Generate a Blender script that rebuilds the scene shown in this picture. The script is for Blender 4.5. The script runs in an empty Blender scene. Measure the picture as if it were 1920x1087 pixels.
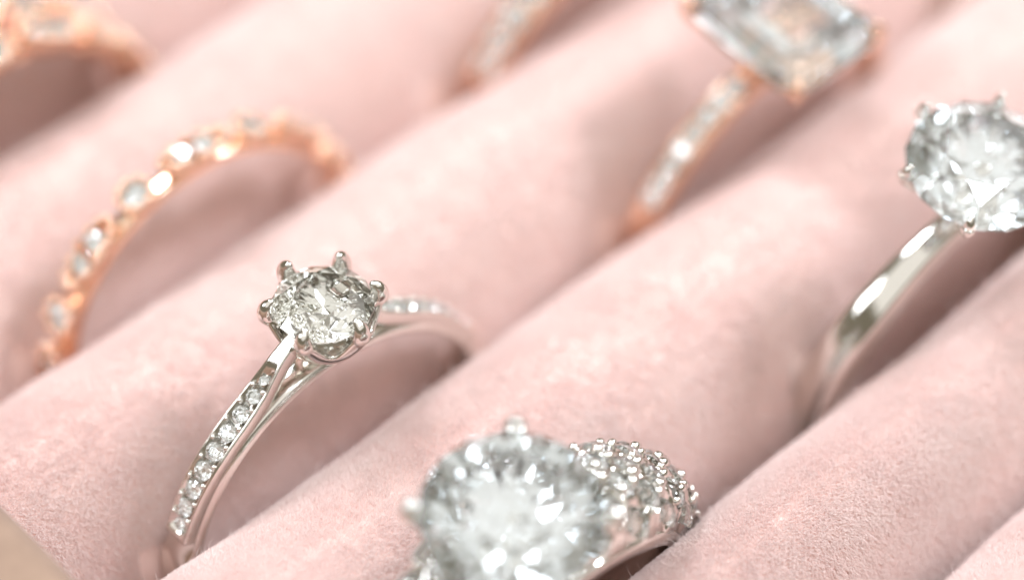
import bpy, math, random
import numpy as np
from mathutils import Matrix, Vector, Euler

# ------------------------------------------------------------------ camera, world, light (1 unit = 1 mm)
SC = bpy.context.scene
COL = SC.collection
SC.unit_settings.system = 'METRIC'
SC.unit_settings.scale_length = 0.001
SC.unit_settings.length_unit = 'MILLIMETERS'
random.seed(7)
rng = np.random.default_rng(11)

ZO = 20.0                                     # height of the fitted origin above the tray's underside
cam_d = bpy.data.cameras.new('camera')
cam = bpy.data.objects.new('camera', cam_d)
COL.objects.link(cam)
PITCH, AZ, DIST = math.radians(48.0), math.radians(46.5075), 115.385
FWD = Vector((math.cos(AZ) * math.cos(PITCH), math.sin(AZ) * math.cos(PITCH), -math.sin(PITCH)))
RGT = Vector((math.sin(AZ), -math.cos(AZ), 0))
UPV = RGT.cross(FWD)
CAM_LOC = -FWD * DIST + Vector((0, 0, ZO))
m = Matrix((RGT, UPV, -FWD)).transposed().to_4x4()
m.translation = CAM_LOC
cam.matrix_world = m
cam_d.sensor_width = 36.0
cam_d.lens = 88.09
cam_d.clip_start = 1.0
cam_d.clip_end = 2000.0
cam_d.dof.use_dof = True
cam_d.dof.focus_distance = 110.8
cam_d.dof.aperture_fstop = 0.0115
SC.camera = cam

world = bpy.data.worlds.new('World')
SC.world = world
world.use_nodes = True
bgn = world.node_tree.nodes['Background']
bgn.inputs['Color'].default_value = (1.0, 0.87, 0.64, 1)
bgn.inputs['Strength'].default_value = 0.22

FH = Vector((FWD.x, FWD.y, 0)).normalized()


def softbox(name, right, fwd, up, size, radiance, color, target=(2, 0, ZO - 4)):
    ld = bpy.data.lights.new(name, 'AREA')
    ld.shape = 'RECTANGLE'
    ld.size, ld.size_y = size
    ld.energy = radiance * math.pi * size[0] * size[1]
    ld.color = color
    lo = bpy.data.objects.new(name, ld)
    COL.objects.link(lo)
    t = Vector(target)
    lo.location = t + RGT * right + FH * fwd + Vector((0, 0, up))
    lo.rotation_euler = (lo.location - t).to_track_quat('Z', 'Y').to_euler()
    return lo


softbox('window_light', 60, -60, 320, (900, 620), 0.86, (1.0, 0.985, 0.965))
softbox('back_lamp', -150, 170, 280, (75, 75), 56.0, (0.87, 0.93, 1.0))
softbox('right_lamp', 165, 80, 185, (50, 50), 80.0, (0.88, 0.93, 1.0))
softbox('left_lamp', -290, -35, 225, (125, 125), 9.5, (0.93, 0.96, 1.0))
softbox('overhead_lamp', 70, -80, 340, (42, 42), 44.0, (0.90, 0.94, 1.0))

SC.view_settings.view_transform = 'Standard'
SC.view_settings.look = 'None'
SC.view_settings.exposure = -0.06
SC.view_settings.gamma = 1.0
SC.cycles.max_bounces = 24
SC.cycles.transmission_bounces = 20
SC.cycles.glossy_bounces = 10
SC.cycles.diffuse_bounces = 8
SC.cycles.sample_clamp_indirect = 12.0
SC.cycles.blur_glossy = 0.3
SC.cycles.use_denoising = True


# ------------------------------------------------------------------ materials
def new_mat(name):
    mt = bpy.data.materials.new(name)
    mt.use_nodes = True
    nt = mt.node_tree
    for n in list(nt.nodes):
        if n.type != 'OUTPUT_MATERIAL':
            nt.nodes.remove(n)
    return mt, nt, [n for n in nt.nodes if n.type == 'OUTPUT_MATERIAL'][0]


def metal(name, color, rough, bump=0.02, scale=6.0):
    mt, nt, out = new_mat(name)
    p = nt.nodes.new('ShaderNodeBsdfPrincipled')
    p.inputs['Metallic'].default_value = 1.0
    p.inputs['Base Color'].default_value = (*color, 1)
    tc = nt.nodes.new('ShaderNodeTexCoord')
    nz = nt.nodes.new('ShaderNodeTexNoise')
    nz.inputs['Scale'].default_value = scale
    nz.inputs['Detail'].default_value = 4
    mr = nt.nodes.new('ShaderNodeMapRange')
    mr.inputs['To Min'].default_value = rough * 0.6
    mr.inputs['To Max'].default_value = rough * 1.5
    bp = nt.nodes.new('ShaderNodeBump')
    bp.inputs['Strength'].default_value = bump
    bp.inputs['Distance'].default_value = 0.05
    L = nt.links.new
    L(tc.outputs['Object'], nz.inputs['Vector'])
    L(nz.outputs['Fac'], mr.inputs['Value'])
    L(mr.outputs['Result'], p.inputs['Roughness'])
    # hairline polishing marks that run round the band
    mp = nt.nodes.new('ShaderNodeMapping')
    mp.inputs['Scale'].default_value = (1.5, 26.0, 1.5)
    ns = nt.nodes.new('ShaderNodeTexNoise')
    ns.inputs['Scale'].default_value = 3.0
    ns.inputs['Detail'].default_value = 3
    b2 = nt.nodes.new('ShaderNodeBump')
    b2.inputs['Strength'].default_value = 0.035
    b2.inputs['Distance'].default_value = 0.02
    L(tc.outputs['Object'], mp.inputs['Vector'])
    L(mp.outputs['Vector'], ns.inputs['Vector'])
    L(ns.outputs['Fac'], b2.inputs['Height'])
    L(nz.outputs['Fac'], bp.inputs['Height'])
    L(b2.outputs['Normal'], bp.inputs['Normal'])
    L(bp.outputs['Normal'], p.inputs['Normal'])
    L(p.outputs['BSDF'], out.inputs['Surface'])
    return mt


def gem(name, color=(0.99, 0.993, 0.984)):
    mt, nt, out = new_mat(name)
    g = nt.nodes.new('ShaderNodeBsdfGlass')
    g.inputs['IOR'].default_value = 2.417
    g.inputs['Roughness'].default_value = 0.0
    g.inputs['Color'].default_value = (*color, 1)
    nt.links.new(g.outputs['BSDF'], out.inputs['Surface'])
    return mt


def velvet(name, ca, cb, sheen, translucent=0.0, root=None):
    mt, nt, out = new_mat(name)
    tc = nt.nodes.new('ShaderNodeTexCoord')
    nz = nt.nodes.new('ShaderNodeTexNoise')
    nz.inputs['Scale'].default_value = 0.55
    nz.inputs['Detail'].default_value = 5
    nz.inputs['Roughness'].default_value = 0.65
    rp = nt.nodes.new('ShaderNodeValToRGB')
    rp.color_ramp.elements[0].position = 0.35
    rp.color_ramp.elements[1].position = 0.65
    rp.color_ramp.elements[0].color = (*ca, 1)
    rp.color_ramp.elements[1].color = (*cb, 1)
    L = nt.links.new
    L(tc.outputs['Object'], nz.inputs['Vector'])
    L(nz.outputs['Fac'], rp.inputs['Fac'])
    col = rp.outputs['Color']
    if root is not None:                      # two-tone pile: each fibre is dyed deeper at its root than at its tip
        hi = nt.nodes.new('ShaderNodeHairInfo')
        mc = nt.nodes.new('ShaderNodeMix')
        mc.data_type = 'RGBA'
        mc.inputs['A'].default_value = (*root, 1)
        pw = nt.nodes.new('ShaderNodeMath')
        pw.operation = 'POWER'
        pw.inputs[1].default_value = 0.5
        L(hi.outputs['Intercept'], pw.inputs[0])
        L(pw.outputs[0], mc.inputs['Factor'])
        L(col, mc.inputs['B'])
        col = mc.outputs['Result']
    p = nt.nodes.new('ShaderNodeBsdfPrincipled')
    p.inputs['Roughness'].default_value = 0.9
    p.inputs['Specular IOR Level'].default_value = 0.15
    p.inputs['Sheen Weight'].default_value = sheen
    p.inputs['Sheen Roughness'].default_value = 0.4
    p.inputs['Sheen Tint'].default_value = (0.95, 0.93, 1.0, 1)
    L(col, p.inputs['Base Color'])
    if translucent > 0:
        t = nt.nodes.new('ShaderNodeBsdfTranslucent')
        L(col, t.inputs['Color'])
        mx = nt.nodes.new('ShaderNodeMixShader')
        mx.inputs['Fac'].default_value = translucent
        L(p.outputs['BSDF'], mx.inputs[1])
        L(t.outputs['BSDF'], mx.inputs[2])
        L(mx.outputs['Shader'], out.inputs['Surface'])
    else:
        nb = nt.nodes.new('ShaderNodeTexNoise')
        nb.inputs['Scale'].default_value = 9.0
        bp = nt.nodes.new('ShaderNodeBump')
        bp.inputs['Strength'].default_value = 0.22
        bp.inputs['Distance'].default_value = 0.1
        L(tc.outputs['Object'], nb.inputs['Vector'])
        L(nb.outputs['Fac'], bp.inputs['Height'])
        L(bp.outputs['Normal'], p.inputs['Normal'])
        L(p.outputs['BSDF'], out.inputs['Surface'])
    return mt


WHITE_GOLD = metal('white_gold', (0.80, 0.78, 0.74), 0.09)
ROSE_GOLD = metal('rose_gold', (0.92, 0.65, 0.49), 0.10)
DIAMOND = gem('diamond')
MELEE = gem('small_diamond', (0.98, 0.99, 0.992))
ICY = gem('icy_diamond', (0.972, 0.99, 1.0))
PILE_BASE = velvet('pink_velvet_backing', (0.85, 0.66, 0.61), (0.86, 0.68, 0.63), 0.4)
PILE = velvet('pink_velvet_pile', (0.875, 0.755, 0.725), (0.885, 0.785, 0.755), 0.9, 0.22)
TAN = velvet('tan_suede', (0.28, 0.19, 0.14), (0.33, 0.225, 0.165), 0.3)


# ------------------------------------------------------------------ helpers
class MB:
    def __init__(self):
        self.v, self.f = [], []

    def add(self, vs, fs):
        o = len(self.v)
        self.v += [tuple(x) for x in vs]
        self.f += [tuple(i + o for i in f) for f in fs]

    def rows(self, rows, close_u=True, close_v=False, cap0=True, cap1=True):
        o = len(self.v)
        n = len(rows[0])
        for r in rows:
            self.v += [tuple(x) for x in r]
        k = len(rows)
        for i in range(k if close_v else k - 1):
            for j in range(n if close_u else n - 1):
                a, b = o + i * n + j, o + i * n + (j + 1) % n
                c, d = o + ((i + 1) % k) * n + (j + 1) % n, o + ((i + 1) % k) * n + j
                self.f.append((a, b, c, d))
        if not close_v and close_u:
            if cap0:
                self.f.append(tuple(o + j for j in range(n))[::-1])
            if cap1:
                self.f.append(tuple(o + (k - 1) * n + j for j in range(n)))

    def tube(self, pts, radii, n=14, round_end=True):
        pts = [Vector(p) for p in pts]
        if round_end:                                   # hemispherical tip
            d = (pts[-1] - pts[-2]).normalized()
            r = radii[-1]
            base = pts[-1]
            for a in (25, 50, 70, 84):
                pts.append(base + d * r * math.sin(math.radians(a)))
                radii = list(radii) + [r * math.cos(math.radians(a))]
        rows = []
        ref = Vector((0.3, 1, 0.2)).normalized()
        for i, p in enumerate(pts):
            d = (pts[min(i + 1, len(pts) - 1)] - pts[max(i - 1, 0)]).normalized()
            a = d.cross(ref).normalized()
            b = d.cross(a)
            rows.append([p + (a * math.cos(t) + b * math.sin(t)) * radii[i] for t in [2 * math.pi * j / n for j in range(n)]])
        self.rows(rows)

    def mesh(self, name, mat, smooth=True):
        me = bpy.data.meshes.new(name)
        me.from_pydata(self.v, [], self.f)
        me.update()
        import bmesh
        bm = bmesh.new()
        bm.from_mesh(me)
        bmesh.ops.recalc_face_normals(bm, faces=bm.faces)
        bm.to_mesh(me)
        bm.free()
        me.materials.append(mat)
        if smooth:
            me.polygons.foreach_set('use_smooth', [True] * len(me.polygons))
        return me


def put(name, me, parent=None, mtx=None):
    o = bpy.data.objects.new(name, me)
    COL.objects.link(o)
    if parent is not None:
        o.parent = parent
    if mtx is not None:
        o.matrix_basis = mtx
    return o


def thing(name, label, cat, group=None):
    o = bpy.data.objects.new(name, None)
    o.empty_display_size = 3
    COL.objects.link(o)
    o['label'] = label
    o['category'] = cat
    if group:
        o['group'] = group
    return o


def smooth_subdiv(o, lv=1):
    md = o.modifiers.new('subd', 'SUBSURF')
    md.levels = md.render_levels = lv


def interp(tab, x):
    xs = [t[0] for t in tab]
    ys = [t[1] for t in tab]
    if xs[0] > xs[-1]:
        xs, ys = xs[::-1], ys[::-1]
    return float(np.interp(x, xs, ys))


def sm(x):
    x = min(1.0, max(0.0, x))
    return x * x * (3 - 2 * x)


def brilliant():
    """Round brilliant cut of girdle radius 1, girdle at z = 0."""
    V, Fc = [], []
    rt, rs, rp, zc, zg, zp = 0.56, 0.79, 0.24, 0.687, 0.02, 0.915
    P = lambda r, k, z: (r * math.cos(math.radians(22.5 * k)), r * math.sin(math.radians(22.5 * k)), z)
    c225 = math.cos(math.radians(22.5))
    T = [P(rt, 2 * k, zg + (1 - rt) * zc) for k in range(8)]
    S = [P(rs, 2 * k + 1, zg + (1 - rs * c225) * zc) for k in range(8)]
    G = [P(1, k, zg) for k in range(16)]
    B = [P(1, k, -zg) for k in range(16)]
    Q = [P(rp, 2 * k + 1, -zg - (1 - rp * c225) * zp) for k in range(8)]
    V = T + S + G + B + Q + [(0, 0, -zg - zp)]
    t, s, g, b, q, c = 0, 8, 16, 32, 48, 56
    Fc.append(tuple(range(8)))
    for k in range(8):
        k1, km = (k + 1) % 8, (k - 1) % 8
        Fc.append((t + k, s + k, t + k1))
        Fc.append((t + k, s + km, g + 2 * k, s + k))
        Fc.append((s + k, g + 2 * k, g + 2 * k + 1))
        Fc.append((s + k, g + 2 * k + 1, g + (2 * k + 2) % 16))
        Fc.append((b + 2 * k, q + km, c, q + k))
        Fc.append((q + k, b + 2 * k, b + 2 * k + 1))
        Fc.append((q + k, b + 2 * k + 1, b + (2 * k + 2) % 16))
    for k in range(16):
        k1 = (k + 1) % 16
        Fc.append((g + k, b + k, b + k1, g + k1))
    mb = MB()
    mb.add(V, Fc)
    return mb


def step_cut(ax, ay, cut):
    """Emerald cut: octagon steps, girdle at z = 0."""
    def oct8(sx, sy, z, cc):
        x, y = ax * sx, ay * sy
        return [(x, -y + cc, z), (x, y - cc, z), (x - cc, y, z), (-x + cc, y, z),
                (-x, y - cc, z), (-x, -y + cc, z), (-x + cc, -y, z), (x - cc, -y, z)]
    lv = [(0.66, 0.66, 0.92, .66), (0.80, 0.80, 0.68, .8), (0.91, 0.91, 0.40, .9), (1, 1, 0.06, 1), (1, 1, -0.06, 1),
          (0.80, 0.82, -0.95, .85), (0.52, 0.58, -1.9, .6), (0.16, 0.34, -2.75, .15)]
    mb = MB()
    mb.rows([oct8(a, b, z, cut * c) for a, b, z, c in lv])
    return mb


def uv_ball(n=10, k=6):
    mb = MB()
    rows = []
    for i in range(1, k):
        a = math.pi * i / k
        rows.append([(math.sin(a) * math.cos(2 * math.pi * j / n), math.sin(a) * math.sin(2 * math.pi * j / n), math.cos(a)) for j in range(n)])
    mb.rows(rows)
    return mb


CUT = brilliant().mesh('brilliant_cut', DIAMOND, False)
CUT_ICY = brilliant().mesh('icy_brilliant_cut', ICY, False)
CUT_SMALL = brilliant().mesh('small_brilliant_cut', MELEE, False)
BALL_W = uv_ball(12, 8).mesh('bead_white', WHITE_GOLD)
BALL_R = uv_ball(12, 8).mesh('bead_rose', ROSE_GOLD)


class Ring:
    """Local frame: circle in the XZ plane, Empty at the lowest point, circle centre at (0, 0, rb)."""

    def __init__(self, name, label, cat, center, lean=0.0, roll=0.0, yaw=0.0, rb=9.5, group=None):
        self.rb = rb
        self.root = thing(name, label, cat, group)
        R = Matrix.Rotation(yaw, 3, 'Z') @ Matrix.Rotation(lean, 3, 'X') @ Matrix.Rotation(-roll, 3, 'Y')
        c = Vector(center) + Vector((0, 0, ZO))
        M = R.to_4x4()
        M.translation = c - R @ Vector((0, 0, rb))
        self.root.matrix_basis = M
        self.center, self.R = c, R

    def pt(self, th, r, y):
        t = math.radians(th)
        return (r * math.cos(t), y, r * math.sin(t) + self.rb)

    def frame(self, th, r, y=0.0, s=1.0, spin=0.0, tilt=0.0):
        t = math.radians(th)
        n = Vector((math.cos(t), 0, math.sin(t)))
        Y = Vector((0, 1, 0))
        X = Y.cross(n)
        M = Matrix((X, Y, n)).transposed()
        M = M @ Matrix.Rotation(tilt, 3, 'X') @ Matrix.Rotation(spin, 3, 'Z') * s
        M = M.to_4x4()
        M.translation = Vector(self.pt(th, r, y))
        return M

    def sweep(self, ths, prof, closed=False):
        mb = MB()
        mb.rows([[self.pt(th, r, y) for r, y in prof(th)] for th in ths], close_v=closed)
        return mb

    def top(self, z=0.0):
        """Frame at the ring's centre with z up along the head axis."""
        return Matrix.Translation((0, 0, self.rb + z))


def rect_prof(r0, r1, w0, w1, bev=0.12, groove=0.0, dome=0.0, rail=0.24):
    """Closed profile, inner radius r0 with half width w0, outer r1 with half width w1."""
    P = []
    b = bev
    P += [(r0, -w0 + b), (r0 + 0.3 * b, -w0 + 0.3 * b), (r0 + b, -w0)]
    P += [(r1 - b, -w1), (r1 - 0.3 * b, -w1 + 0.3 * b), (r1, -w1 + b)]
    if groove > 0:
        g = max(w1 - rail, 0.05)
        P += [(r1, -g - 0.04), (r1 - groove, -g + 0.02), (r1 - groove, g - 0.02), (r1, g + 0.04)]
    elif dome > 0:
        for k in (-0.6, -0.3, 0, 0.3, 0.6):
            P.append((r1 + dome * (1 - k * k), w1 * k))
    P += [(r1, w1 - b), (r1 - 0.3 * b, w1 - 0.3 * b), (r1 - b, w1)]
    P += [(r0 + b, w0), (r0 + 0.3 * b, w0 - 0.3 * b), (r0, w0 - b)]
    P += [(r0 - 0.05, w0 * 0.3), (r0 - 0.05, -w0 * 0.3)]
    return P


def arc(a, b, n):
    return [a + (b - a) * i / (n - 1) for i in range(n)]


def prong_mesh(R, g, rad, low, rlow, mat, over=0.35, tip_up=0.62):
    """A claw at azimuth 0: rises outside the girdle (radius R, height g) and folds over it."""
    mb = MB()
    pts = [(rlow, 0, g + low), ((rlow + R) / 2 + 0.12 * rad, 0, g + low * 0.5), (R + 0.45 * rad, 0, g - 0.05),
           (R + 0.55 * rad, 0, g + 0.32 * tip_up), (R + 0.42 * rad, 0, g + 0.7 * tip_up), (R + 0.02 * rad, 0, g + tip_up)]
    rr = [rad * 0.9, rad, rad * 1.12, rad * 1.0, rad * 0.8, rad * 0.5]
    # smooth the path
    P, Q = [], []
    for i in range(len(pts) - 1):
        p0 = Vector(pts[max(i - 1, 0)]); p1 = Vector(pts[i]); p2 = Vector(pts[i + 1]); p3 = Vector(pts[min(i + 2, len(pts) - 1)])
        for k in range(4):
            t = k / 4
            P.append(0.5 * ((2 * p1) + (p2 - p0) * t + (2 * p0 - 5 * p1 + 4 * p2 - p3) * t * t + (-p0 + 3 * p1 - 3 * p2 + p3) * t ** 3))
            Q.append(rr[i] + (rr[i + 1] - rr[i]) * t)
    P.append(Vector(pts[-1])); Q.append(rr[-1])
    mb.tube(P, Q)
    return mb.mesh('claw', mat)


def tulip_cup(R, g, zbot, rbot, n_pr, phase, scallop_low, thick, mat):
    """Flaring cup whose rim dips in a scallop between the claws."""
    mb = MB()
    N, K = 24 * n_pr, 10
    outer, inner = [], []
    prof = lambda u: rbot + (R + 0.38 - rbot) * (u ** 0.36)
    top = {}
    for j in range(N):
        ph = 2 * math.pi * j / N
        c = abs(math.cos(n_pr * (ph - phase) / 2))
        top[j] = g + scallop_low + (0.05 - scallop_low) * (c ** 2.6)
    for k in range(K + 1):
        ro, ri = [], []
        for j in range(N):
            ph = 2 * math.pi * j / N
            z = zbot + (top[j] - zbot) * k / K
            u = max(0.0, (z - zbot) / (g - zbot))
            r = prof(u)
            ro.append((r * math.cos(ph), r * math.sin(ph), z))
            r2 = max(0.1, r - thick)
            ri.append((r2 * math.cos(ph), r2 * math.sin(ph), z + 0.02))
        outer.append(ro)
        inner.append(ri)
    edge = []
    for j in range(N):
        a, b = outer[-1][j], inner[-1][j]
        edge.append(((a[0] + b[0]) / 2, (a[1] + b[1]) / 2, a[2] + thick * 0.35))
    mb.rows(outer + [edge] + inner[::-1], close_v=False)
    return mb.mesh('tulip_head', mat)


# ------------------------------------------------------------------ tray layout
PITCH_Y = 13.3244
YB = 3.4406
YA, YZ, YC = YB + PITCH_Y, YB + 2 * PITCH_Y, YB - PITCH_Y
YD = YC - 10.9
PLANES = [YB + 5 * PITCH_Y, YB + 4 * PITCH_Y, YB + 3 * PITCH_Y, YZ, YA, YB, YC, YD, YD - PITCH_Y]
X0, X1 = -25.2, 84.0
CREST, ROOT = -3.1, -13.6

# (plane y, ring centre x, half width of the band in the slit, outer radius) : the velvet gives way round each band
DENTS = [(YB, -8.7, 1.0, 9.7), (YA, -6.25, 1.0, 9.6), (YC, -9.6, 2.1, 9.6), (YC, 20.9, 1.2, 9.6), (YB, 20.9, 1.1, 9.6),
         (YA, 20.8, 1.1, 9.6), (YZ, -8.4, 1.9, 9.6), (YB, 46.5, 1.3, 9.6)]


def dent(y, x):
    d = np.zeros_like(x)
    for py, cx, hw, ro in DENTS:
        if abs(py - y) < 1:
            e = (np.abs(x - cx) - ro) / 1.6
            d = np.maximum(d, (hw - 0.15) / (1 + np.exp(np.clip(e * 4, -30, 30))))
    return d


def wob(x, s, a, f):
    return a * (np.sin(x * f + s * 1.7) + 0.6 * np.sin(x * f * 2.3 + s * 3.1) + 0.35 * np.sin(x * f * 4.9 + s * 0.7))


def roll_surface(i, x, t):
    """Point on roll i; t runs 0 (far slit) .. pi (near slit), beyond either end it drops straight down."""
    y_far, y_near = PLANES[i] - (1.1 if i == 6 else 0.0), PLANES[i + 1]
    cy = 0.5 * (y_far + y_near)
    half = 0.5 * (y_far - y_near) - 0.08
    tt = np.clip(t, 0, math.pi)
    c, s = np.cos(tt), np.sin(tt)
    aw = half + wob(x, i * 2 + 1, 0.09, 0.21)
    yy = np.sign(c) * np.abs(c) ** 0.91 * aw
    k = np.clip(np.abs(c), 0, 1)
    lo = np.clip((0.9 - s) / 0.7, 0, 1)
    yy = yy - np.where(c > 0, dent(PLANES[i], x), -dent(PLANES[i + 1], x)) * (k ** 2) * (0.25 + 0.75 * lo)
    zc = ROOT + (CREST - ROOT) * s ** 0.86 + wob(x, i, 0.18, 0.16) * s
    drop = np.where(t < 0, -t, np.where(t > math.pi, t - math.pi, 0))
    return np.stack([x, cy + yy, ZO + zc - drop * 4.0], -1)


tray = thing('ring_tray', 'pale pink velvet ring tray with plump parallel rolls holding every ring', 'ring tray')
tray.location = (25, 10, 0)
TO = Vector(tray.location)
NX = 220
for i in range(len(PLANES) - 1):
    xs = np.linspace(X0, X1, NX)
    ts = np.linspace(-0.6, math.pi + 0.6, 64)
    mb = MB()
    rows = []
    for t in ts:
        P = roll_surface(i, xs, np.full(NX, t)) - np.array(TO)
        rows.append(P.tolist())
    mb.rows(rows, close_u=False)
    roll = put('velvet_roll', mb.mesh('velvet_roll', PILE_BASE), tray)
    # ---- pile: short fibres standing on the roll
    if i in (0,):
        continue
    n_try = 1900000
    x = rng.uniform(X0, X1, n_try)
    t = rng.uniform(0.05, math.pi - 0.02, n_try)
    P = roll_surface(i, x, t)
    d = P - np.array(CAM_LOC)
    dep = d @ np.array(FWD)
    u = (d @ np.array(RGT)) / dep * (88.09 / 36)
    v = (d @ np.array(UPV)) / dep * (88.09 / 36)
    cell = (X1 - X0) * (math.pi * 7.6) / n_try          # mm2 per try
    want = np.where(np.abs(dep - 111) < 4.5, 360, np.where(np.abs(dep - 111) < 9, 190, 120)) * cell
    keep = (np.abs(u) < 0.58) & (np.abs(v) < 0.36) & (rng.random(n_try) < want)
    x, t, P, dep = x[keep], t[keep], P[keep], dep[keep]
    if len(x) == 0:
        continue
    e = 0.02
    du = roll_surface(i, x + e, t) - roll_surface(i, x - e, t)
    dv = roll_surface(i, x, t + e) - roll_surface(i, x, t - e)
    nrm = np.cross(du, dv)
    nrm /= np.linalg.norm(nrm, axis=1)[:, None]
    nrm[nrm[:, 2] < -0.3] *= -1
    cyl = np.stack([np.zeros_like(x), np.cos(t), np.sin(t)], -1)
    flip = (nrm * cyl).sum(1) < 0
    nrm[flip] *= -1
    # brushed patches: the pile leans this way or that
    ang = 1.2 + 0.9 * np.sin(x * 0.13 + 1.3 * i) + 0.5 * np.sin(x * 0.9 - t * 2.3 + i) + rng.normal(0, 0.8, len(x))
    tu = du / np.linalg.norm(du, axis=1)[:, None]
    tv = dv / np.linalg.norm(dv, axis=1)[:, None]
    lean_a = 0.32 + 0.07 * np.sin(x * 1.1 + t * 4.7 + i) + np.abs(rng.normal(0, 0.2, len(x)))
    side = tu * np.cos(ang)[:, None] + tv * np.sin(ang)[:, None]
    ln = rng.uniform(0.19, 0.36, len(x))[:, None]
    ln[rng.random(len(x)) < 0.002] *= 2.4
    d1 = nrm + side * (lean_a * 0.6)[:, None]
    d1 /= np.linalg.norm(d1, axis=1)[:, None]
    d2 = nrm + side * (lean_a * 1.6)[:, None] + rng.normal(0, 0.27, (len(x), 3))
    d2 /= np.linalg.norm(d2, axis=1)[:, None]
    p1 = P + d1 * ln * 0.55
    p2 = p1 + d2 * ln * 0.5
    ok = np.ones(len(x), bool)
    for py, cx, hw, ro in DENTS:
        for q in (P, p2):
            rr = np.hypot(q[:, 0] - cx, q[:, 2] - ZO + 9.1)
            ok &= ~((np.abs(q[:, 1] - py) < hw + 0.1) & (rr > 8.2) & (rr < 10.6))
    P, p1, p2, dep = P[ok], p1[ok], p2[ok], dep[ok]
    n = len(P)
    cu = bpy.data.hair_curves.new('velvet_pile')
    cu.add_curves([3] * n)
    pos = np.stack([P, p1, p2], 1).reshape(-1, 3) - np.array(TO)
    cu.attributes['position'].data.foreach_set('vector', pos.astype(np.float32).ravel())
    rad = np.where(np.abs(dep - 111) < 4.5, 0.0105, np.where(np.abs(dep - 111) < 9, 0.017, 0.024))
    rad3 = np.stack([rad, rad * 0.9, rad * 0.45], 1).ravel()
    ra = cu.attributes.get('radius') or cu.attributes.new('radius', 'FLOAT', 'POINT')
    ra.data.foreach_set('value', rad3.astype(np.float32))
    cu.materials.append(PILE)
    ho = put('velvet_pile', cu, roll)
    ho['kind'] = 'stuff'
SC.cycles_curves.shape = 'RIBBONS'

# tray side wall at the near left, its rounded top edge out of focus
mb = MB()
prof = [(-24.2, -18), (-24.1, -2.2), (-24.25, -0.6), (-24.6, 0.4), (-25.3, 1.0), (-26.4, 1.3), (-33, 1.3), (-34.2, 1), (-35, 0), (-35.2, -18)]
rows = []
for yv in np.linspace(-40, 66, 60):
    w = 0.06 * math.sin(yv * 0.4)
    rows.append([(px + w - TO.x, yv - TO.y, pz + ZO) for px, pz in prof])
mb.rows(rows)
put('side_wall', mb.mesh('side_wall', TAN), tray)
mb = MB()
mb.add([(x - TO.x, y - TO.y, z) for z in (0.0, 2.0) for x, y in ((-35, -42), (84, -42), (84, 68), (-35, 68))],
       [(0, 3, 2, 1), (4, 5, 6, 7), (0, 1, 5, 4), (1, 2, 6, 5), (2, 3, 7, 6), (3, 0, 4, 7)])
put('tray_base', mb.mesh('tray_base', TAN, False), tray)


# ------------------------------------------------------------------ 1. solitaire with pave shoulders
def six_prong_head(ring, R, g, zbot, rbot, rad, low, mat, phase=math.radians(30), tip_up=0.62, cup=True, spin=0.0, hx=0.0, cut=CUT):
    T = Matrix.Translation((hx, 0, ring.rb))
    if cup:
        head = put('head', tulip_cup(R, g, zbot, rbot, 6, phase, low, 0.32, mat), ring.root, T)
        pl = (low * 0.55, R - 0.32)
    else:
        head = None
    cl = prong_mesh(R, g, rad, low * 0.8 if cup else low, R - 0.30 if cup else rbot, mat, tip_up=tip_up)
    for k in range(6):
        M = Matrix.Rotation(phase + k * math.pi / 3, 4, 'Z')
        if head:
            put('prong', cl, head, M)
        else:
            put('prong', cl, ring.root, T @ M)
    put('diamond', cut, ring.root, T @ Matrix.Translation((0, 0, g)) @ Matrix.Rotation(spin, 4, 'Z') @ Matrix.Scale(R, 4))
    return head


r1 = Ring('solitaire_ring', 'white gold solitaire ring with six claws and small diamonds down both shoulders', 'ring', (-8.72, YB, -9.12), rb=9.5)
band = r1.sweep(arc(0, 360, 181)[:-1], lambda th: rect_prof(
    8.6, 9.5 - 0.45 * sm((80 - abs(((th - 90 + 180) % 360) - 180)) / 8), 1.0, 0.95 - 0.12 * sm((72 - abs(((th - 90 + 180) % 360) - 180)) / 12), 0.14), True)
put('band', band.mesh('band', WHITE_GOLD), r1.root)
RT = [(160, 9.62), (150, 9.60), (140, 9.58), (130, 9.55), (122, 9.58), (116, 9.70), (111, 9.92), (107, 10.25), (103, 10.62), (99, 10.95), (95, 11.25)]
RBt = [(160, 8.95), (130, 8.95), (119, 9.0), (112, 9.15), (107, 9.45), (102, 9.85), (98, 10.15), (95, 10.4)]
HW = [(160, 0.72), (140, 0.72), (120, 0.70), (112, 0.62), (107, 0.50), (102, 0.40), (95, 0.36)]
GR = [(160, 0), (158.5, 0), (157.5, 0.46), (112, 0.46), (108, 0.30), (105, 0.0), (95, 0.0)]
ST = [(155.6, .34), (150.2, .43), (144.2, .46), (138.0, .47), (131.8, .47), (125.6, .46), (119.4, .44), (113.6, .38), (108.8, .26)]


def mirror(me):
    c = me.copy()
    c.transform(Matrix.Scale(-1, 4, (1, 0, 0)))
    c.flip_normals()
    return c


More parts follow.
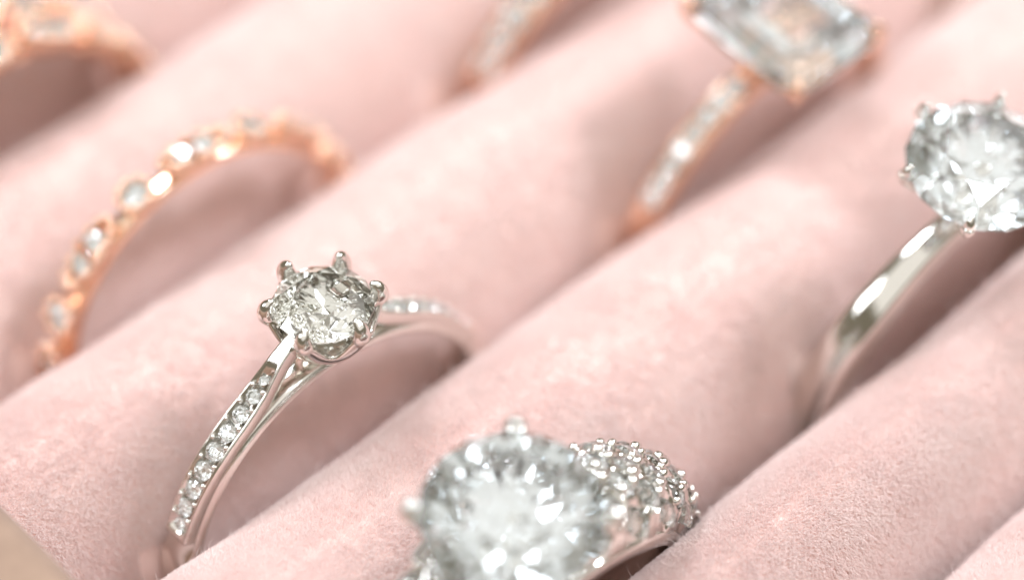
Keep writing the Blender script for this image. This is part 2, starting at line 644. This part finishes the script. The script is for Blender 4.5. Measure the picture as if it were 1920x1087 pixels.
sh = r1.sweep(arc(160, 95, 90), lambda th: rect_prof(interp(RBt, th), interp(RT, th), interp(HW, th) * 1.12, interp(HW, th), 0.09, groove=max(interp(GR, th), 0.004), rail=0.2))
shm = sh.mesh('shoulder', WHITE_GOLD)
for sgn in (1, -1):
    so = put('shoulder', shm if sgn > 0 else mirror(shm), r1.root)
    for k, (th, s) in enumerate(ST):
        a = th if sgn > 0 else 180 - th
        put('accent_diamond', CUT_SMALL, so, r1.frame(a, interp(RT, th) - 0.10, 0, s, random.uniform(0, 6), random.uniform(-.1, .1)))
        if k < len(ST) - 1:
            tm = 0.5 * (th + ST[k + 1][0])
            for yy in (-1, 1):
                b = put('bead', BALL_W, so, r1.frame(tm if sgn > 0 else 180 - tm, interp(RT, tm) - 0.02, yy * (interp(HW, tm) - 0.26), random.uniform(.12, .15)))
six_prong_head(r1, 2.32, 11.75, 9.25, 0.72, 0.41, -1.15, WHITE_GOLD, spin=0.3, hx=0.42, tip_up=0.7)


# ------------------------------------------------------------------ 2. rose gold eternity band of marquise and round motifs
def motif_mesh(L, W, deep, mat, p=1.0):
    mb = MB()
    N = 28
    def outl(s, z):
        o = []
        for j in range(N):
            t = 2 * math.pi * j / N
            c, q = math.cos(t), math.sin(t)
            o.append((W * s * q * abs(q) ** p, L * (s * 0.85 + 0.15) * c, z))
        return o
    # long axis along local Y of this outline; turned later so that it follows the band
    rows = [outl(0.55, -deep), outl(0.78, -deep * 0.72), outl(0.95, -deep * 0.25), outl(1.0, -0.03), outl(0.96, 0.06), outl(0.80, 0.07), outl(0.74, -0.06), outl(0.62, -deep * 0.6), outl(0.45, -deep)]
    mb.rows(rows, close_v=True)
    return mb.mesh('setting', mat)


def eternity(ring, motifs, rs, W, Lm, Wr, mat, ball, bead, deep=1.15, y0=0.0, name_m='marquise_setting'):
    mm = motif_mesh(Lm, W, deep, mat, 0.25)
    rm = motif_mesh(Wr, Wr, deep, mat, 0.0)
    for kind, th in motifs:
        M = ring.frame(th, rs, y0) @ Matrix.Rotation(math.pi / 2, 4, 'Z')
        so = put(name_m if kind == 'm' else 'round_setting', mm if kind == 'm' else rm, ring.root, M)
        L, w, p = (Lm, W, 0.25) if kind == 'm' else (Wr, Wr, 0.0)
        nb = 14 if kind == 'm' else 9
        for j in range(nb):
            t = 2 * math.pi * (j + 0.5) / nb
            c, q = math.cos(t), math.sin(t)
            put('bead', ball, so, Matrix.Translation((w * 0.9 * q * abs(q) ** p, L * 0.93 * c, 0.15)) @ Matrix.Scale(bead * random.uniform(.9, 1.12), 4))
        if kind == 'm':
            for s in (-1, 1):
                put('diamond', CUT_SMALL, so, Matrix.Translation((0, s * L * 0.31, 0.10)) @ Matrix.Rotation(random.uniform(-.25, .25), 4, 'X') @ Matrix.Rotation(random.uniform(0, 6), 4, 'Z') @ Matrix.Scale(W * 0.66, 4))
        else:
            put('diamond', CUT_SMALL, so, Matrix.Translation((0, 0, 0.05)) @ Matrix.Rotation(random.uniform(0, 6), 4, 'Z') @ Matrix.Scale(Wr * 0.76, 4))


r2 = Ring('eternity_ring', 'rose gold eternity ring of beaded leaf shaped and round diamond clusters, left of the solitaire', 'ring', (-5.6, YA, -8.9), rb=9.4)
put('band', r2.sweep(arc(0, 360, 145)[:-1], lambda th: rect_prof(8.35, 8.85, 0.62, 0.5, 0.12), True).mesh('band', ROSE_GOLD), r2.root)
eternity(r2, [('r', 153), ('m', 131.5), ('r', 110), ('m', 88), ('r', 66), ('m', 44), ('r', 22), ('m', 0), ('m', 175)], 9.5, 0.84, 2.1, 0.95, ROSE_GOLD, BALL_R, 0.205, deep=0.95)

# ------------------------------------------------------------------ 3. wide rose gold cluster ring, far left corner
r3 = Ring('cluster_ring', 'wide rose gold ring with two rows of beaded diamond clusters in the far left corner', 'ring', (-8.9, YZ, -8.4), rb=9.4, lean=0.05)
put('band', r3.sweep(arc(0, 360, 145)[:-1], lambda th: rect_prof(8.35, 8.85, 1.3, 1.2, 0.12), True).mesh('band', ROSE_GOLD), r3.root)
eternity(r3, [('m', 152), ('r', 131), ('m', 110), ('r', 88), ('m', 66), ('r', 44), ('m', 22)], 9.6, 1.1, 2.1, 1.2, ROSE_GOLD, BALL_R, 0.3, y0=-0.95)
eternity(r3, [('r', 152), ('m', 131), ('r', 110), ('m', 88), ('r', 66), ('m', 44), ('r', 22)], 9.6, 1.1, 2.1, 1.2, ROSE_GOLD, BALL_R, 0.3, y0=1.25)


# ------------------------------------------------------------------ 4. rose gold half-eternity band at the top
def pave_row(ring, parent, ths, r, rad, y=0.0, ball=None, bead=0.13, gap=0.3):
    for k, th in enumerate(ths):
        put('accent_diamond', CUT_SMALL, parent, ring.frame(th, r, y, rad, random.uniform(0, 6), random.uniform(-.22, .22)))
        if ball and k < len(ths) - 1:
            tm = 0.5 * (th + ths[k + 1])
            for s in (-1, 1):
                put('bead', ball, parent, ring.frame(tm, r + 0.08, y + s * rad * 0.8, bead))


r4 = Ring('half_eternity_ring', 'narrow rose gold band with a single row of bright diamonds at the top edge', 'ring', (22.2, YA, -9.2), lean=math.radians(9), rb=9.6)
b4 = put('band', r4.sweep(arc(0, 360, 145)[:-1], lambda th: rect_prof(8.4, 9.6, 1.0, 1.0, 0.15, groove=0.8), True).mesh('band', ROSE_GOLD), r4.root)
pave_row(r4, b4, arc(156, 24, 15), 9.62, 0.74, 0, BALL_R, 0.16)

# ------------------------------------------------------------------ 5. rose gold ring with large step cut stone
r5 = Ring('emerald_cut_ring', 'rose gold ring with a large rectangular step cut stone and diamond shoulders', 'ring', (21.0, YB, -9.3), lean=math.radians(6), roll=math.radians(2), rb=9.4)
b5 = put('band', r5.sweep(arc(0, 360, 145)[:-1], lambda th: rect_prof(8.4, 9.4, 0.8, 0.78, 0.14, groove=0.62), True).mesh('band', ROSE_GOLD), r5.root)
pave_row(r5, b5, arc(152, 108, 8), 9.42, 0.54, 0, BALL_R, 0.13)
pave_row(r5, b5, arc(28, 72, 8), 9.42, 0.54, 0, BALL_R, 0.13)
AX, AY, G5 = 3.3, 4.1, 11.9
mb = MB()


def rect_loop(ax, ay, z, c):
    return [(ax, -ay + c, z), (ax, ay - c, z), (ax - c, ay, z), (-ax + c, ay, z), (-ax, ay - c, z), (-ax, -ay + c, z), (-ax + c, -ay, z), (ax - c, -ay, z)]


h5 = put('head', None, r5.root)
bpy.data.objects.remove(h5)


def rail5(ax, ay, z, c, tk):
    o = [rect_loop(ax, ay, z - tk, c), rect_loop(ax + tk * .6, ay + tk * .6, z, c), rect_loop(ax, ay, z + tk, c), rect_loop(ax - tk * .8, ay - tk * .8, z + tk, c), rect_loop(ax - tk * .8, ay - tk * .8, z - tk, c)]
    mb.rows(o, close_v=True)


rail5(2.7, 3.45, G5 - 1.1, 1.0, 0.16)
h5 = put('head', mb.mesh('basket', ROSE_GOLD, False), r5.root, r5.top())
pm = MB()
pm.tube([(-2.0, 0, -2.6), (-0.5, 0, -1.2), (0.2, 0, -0.6), (0.42, 0, 0.0), (0.35, 0, 0.3), (0.0, 0, 0.48)], [.26, .26, .26, .25, .22, .16])
pme = pm.mesh('claw', ROSE_GOLD)
for sx in (1, -1):
    for sy in (1, -1):
        put('prong', pme, h5, Matrix.Translation((sx * (AX - 0.52), sy * (AY - 0.52), G5)) @ Matrix.Rotation(math.atan2(sy, sx), 4, 'Z'))
put('diamond', step_cut(AX, AY, 1.05).mesh('step_cut', ICY, False), r5.root, r5.top(G5))

# ------------------------------------------------------------------ 6. plain solitaire at the right edge
r6 = Ring('solitaire_ring', 'plain polished white gold solitaire ring with a large round diamond at the right edge', 'ring', (19.6, YC, -8.7), lean=0.16, roll=math.radians(3), rb=9.6)


def prof6(th):
    d = abs(((th - 90 + 180) % 360) - 180)
    w = 1.25 - 0.35 * sm((60 - d) / 50)
    return rect_prof(8.55, 9.6, w, w * 0.72, 0.16, dome=0.12)


put('band', r6.sweep(arc(0, 360, 181)[:-1], prof6, True).mesh('band', WHITE_GOLD), r6.root)
six_prong_head(r6, 3.7, 12.8, 9.3, 0.9, 0.30, -3.2, WHITE_GOLD, cup=False, tip_up=0.75, spin=0.2, hx=-0.3, cut=CUT_ICY)
for zz, rr in ((11.0, 2.3), (9.75, 1.3)):
    mb = MB()
    N = 48
    mb.rows([[((rr + .22 * math.cos(b)) * math.cos(a), (rr + .22 * math.cos(b)) * math.sin(a), zz + .2 * math.sin(b)) for b in [2 * math.pi * j / 10 for j in range(10)]] for a in [2 * math.pi * i / N for i in range(N)]], close_v=True)
    put('gallery_rail', mb.mesh('gallery_rail', WHITE_GOLD), r6.root, r6.top())

# ------------------------------------------------------------------ 7. big pave shouldered ring in front
r7 = Ring('cocktail_ring', 'white gold ring with a huge round diamond and wide shoulders crusted with small diamonds', 'ring', (-9.6, YC, -9.3), lean=0.10, roll=math.radians(4.3), rb=9.6)
def half7(th):
    return 1.95 + 0.75 * sm((th - 0) / 55.0)


def prof7(th):
    a = ((th + 90) % 360) - 90
    a = a if a <= 90 else 180 - a
    w = half7(max(a, -4)) + 0.12 - 0.5 * sm((-4 - a) / 30.0)
    return rect_prof(8.45, 9.3, w, w, 0.22)


put('band', r7.sweep(arc(0, 360, 181)[:-1], prof7, True).mesh('band', WHITE_GOLD), r7.root)


def top7(th, y):
    h = half7(th)
    k = min(1.0, abs(y) / h)
    hi = 11.15 + 0.15 * sm(th / 60.0)
    return 9.15 + (hi - 9.15) * math.sqrt(max(0.0, 1 - k ** 2.4))


stones7 = []  # theta, y, radius
row = 0
th = 9.0
while th < 74:
    h = half7(th) - 0.15
    n = 3 if row % 2 == 0 else 4
    for j in range(n):
        yv = (j - (n - 1) / 2) * (2 * h / 3.28)
        stones7.append((th + random.uniform(-.5, .5), yv + random.uniform(-.05, .05), 0.70 + random.uniform(-.03, .03)))
    th += 7.2
    row += 1
mb = MB()
rows = []
NT, NY = 150, 56
for i in range(NT):
    th = -4 + 82.0 * i / (NT - 1)
    h = half7(th)
    r_ = [r7.pt(th, 8.8, -h)]
    for j in range(NY):
        y = -h + 2 * h * j / (NY - 1)
        r = top7(th, y)
        dmin = 9
        for (st, sy, sr) in stones7:
            if abs(st - th) < 6:
                dd = math.hypot((st - th) * math.pi / 180 * r, (sy - y) * 1.1) / sr
                dmin = min(dmin, dd)
        if th > 3.5 and dmin < 1.15:
            r -= 0.62 * sm((1.12 - dmin) / 0.3)
        elif th > 3.5 and abs(y) < h * 0.93:
            r += 0.09 * math.sin(th * 3.3 + y * 5) * math.sin(y * 7.1 + th)
        r_.append(r7.pt(th, r, y))
    r_.append(r7.pt(th, 8.8, h))
    rows.append(r_)
mb.rows(rows)
sh7 = mb.mesh('pave_shoulder', WHITE_GOLD)
for sgn in (1, -1):
    so = put('pave_shoulder', sh7 if sgn > 0 else mirror(sh7), r7.root)
    for (st, sy, sr) in stones7:
        a = st if sgn > 0 else 180 - st
        h = half7(st)
        k = sy / h
        tilt = -math.asin(max(-.95, min(.95, k * 0.62)))
        rr = top7(st, sy) - 0.12
        put('accent_diamond', CUT_SMALL, so, r7.frame(a, rr, sy, sr, random.uniform(0, 6), tilt))
        for ang in (40, 160):
            aa = math.radians(ang + random.uniform(-14, 14))
            dth = math.degrees(0.95 * math.cos(aa) * sr / 0.70 / 10)
            yv = sy + 0.92 * math.sin(aa) * sr / 0.70
            if abs(yv) < h - 0.1:
                s2 = random.uniform(.2, .31)
                M = r7.frame(a + dth * sgn, top7(st + dth, yv) + 0.05, yv, 1, 0, tilt) @ Matrix.Diagonal((s2 * random.uniform(.8, 1.4), s2, s2, 1))
                put('bead', BALL_W, so, M)
G7, R7 = 12.8, 3.95
cl7 = prong_mesh(R7, G7, 0.45, -3.2, 1.7, WHITE_GOLD, tip_up=0.25)
for k in range(4):
    put('prong', cl7, r7.root, r7.top() @ Matrix.Rotation(math.pi / 4 + k * math.pi / 2, 4, 'Z'))
put('diamond', CUT_ICY, r7.root, r7.top(G7) @ Matrix.Rotation(0.13, 4, 'Z') @ Matrix.Scale(R7, 4))
for zz, rr, tk in ((G7 - 1.35, 2.9, .3), (9.6, 1.9, .4)):
    mb = MB()
    N = 56
    mb.rows([[((rr + tk * .7 * math.cos(b)) * math.cos(a), (rr + tk * .7 * math.cos(b)) * math.sin(a), zz + tk * math.sin(b)) for b in [2 * math.pi * j / 10 for j in range(10)]] for a in [2 * math.pi * i / N for i in range(N)]], close_v=True)
    put('gallery_rail', mb.mesh('gallery_rail', WHITE_GOLD), r7.root, r7.top())

# ------------------------------------------------------------------ 8. plain band just showing at the top right
r8 = Ring('plain_ring', 'plain white gold band barely showing in the top right corner', 'ring', (46.5, YB, -9.2), rb=9.5)
put('band', r8.sweep(arc(0, 360, 145)[:-1], lambda th: rect_prof(8.5, 9.5, 1.2, 1.1, 0.2, dome=0.12), True).mesh('band', WHITE_GOLD), r8.root)
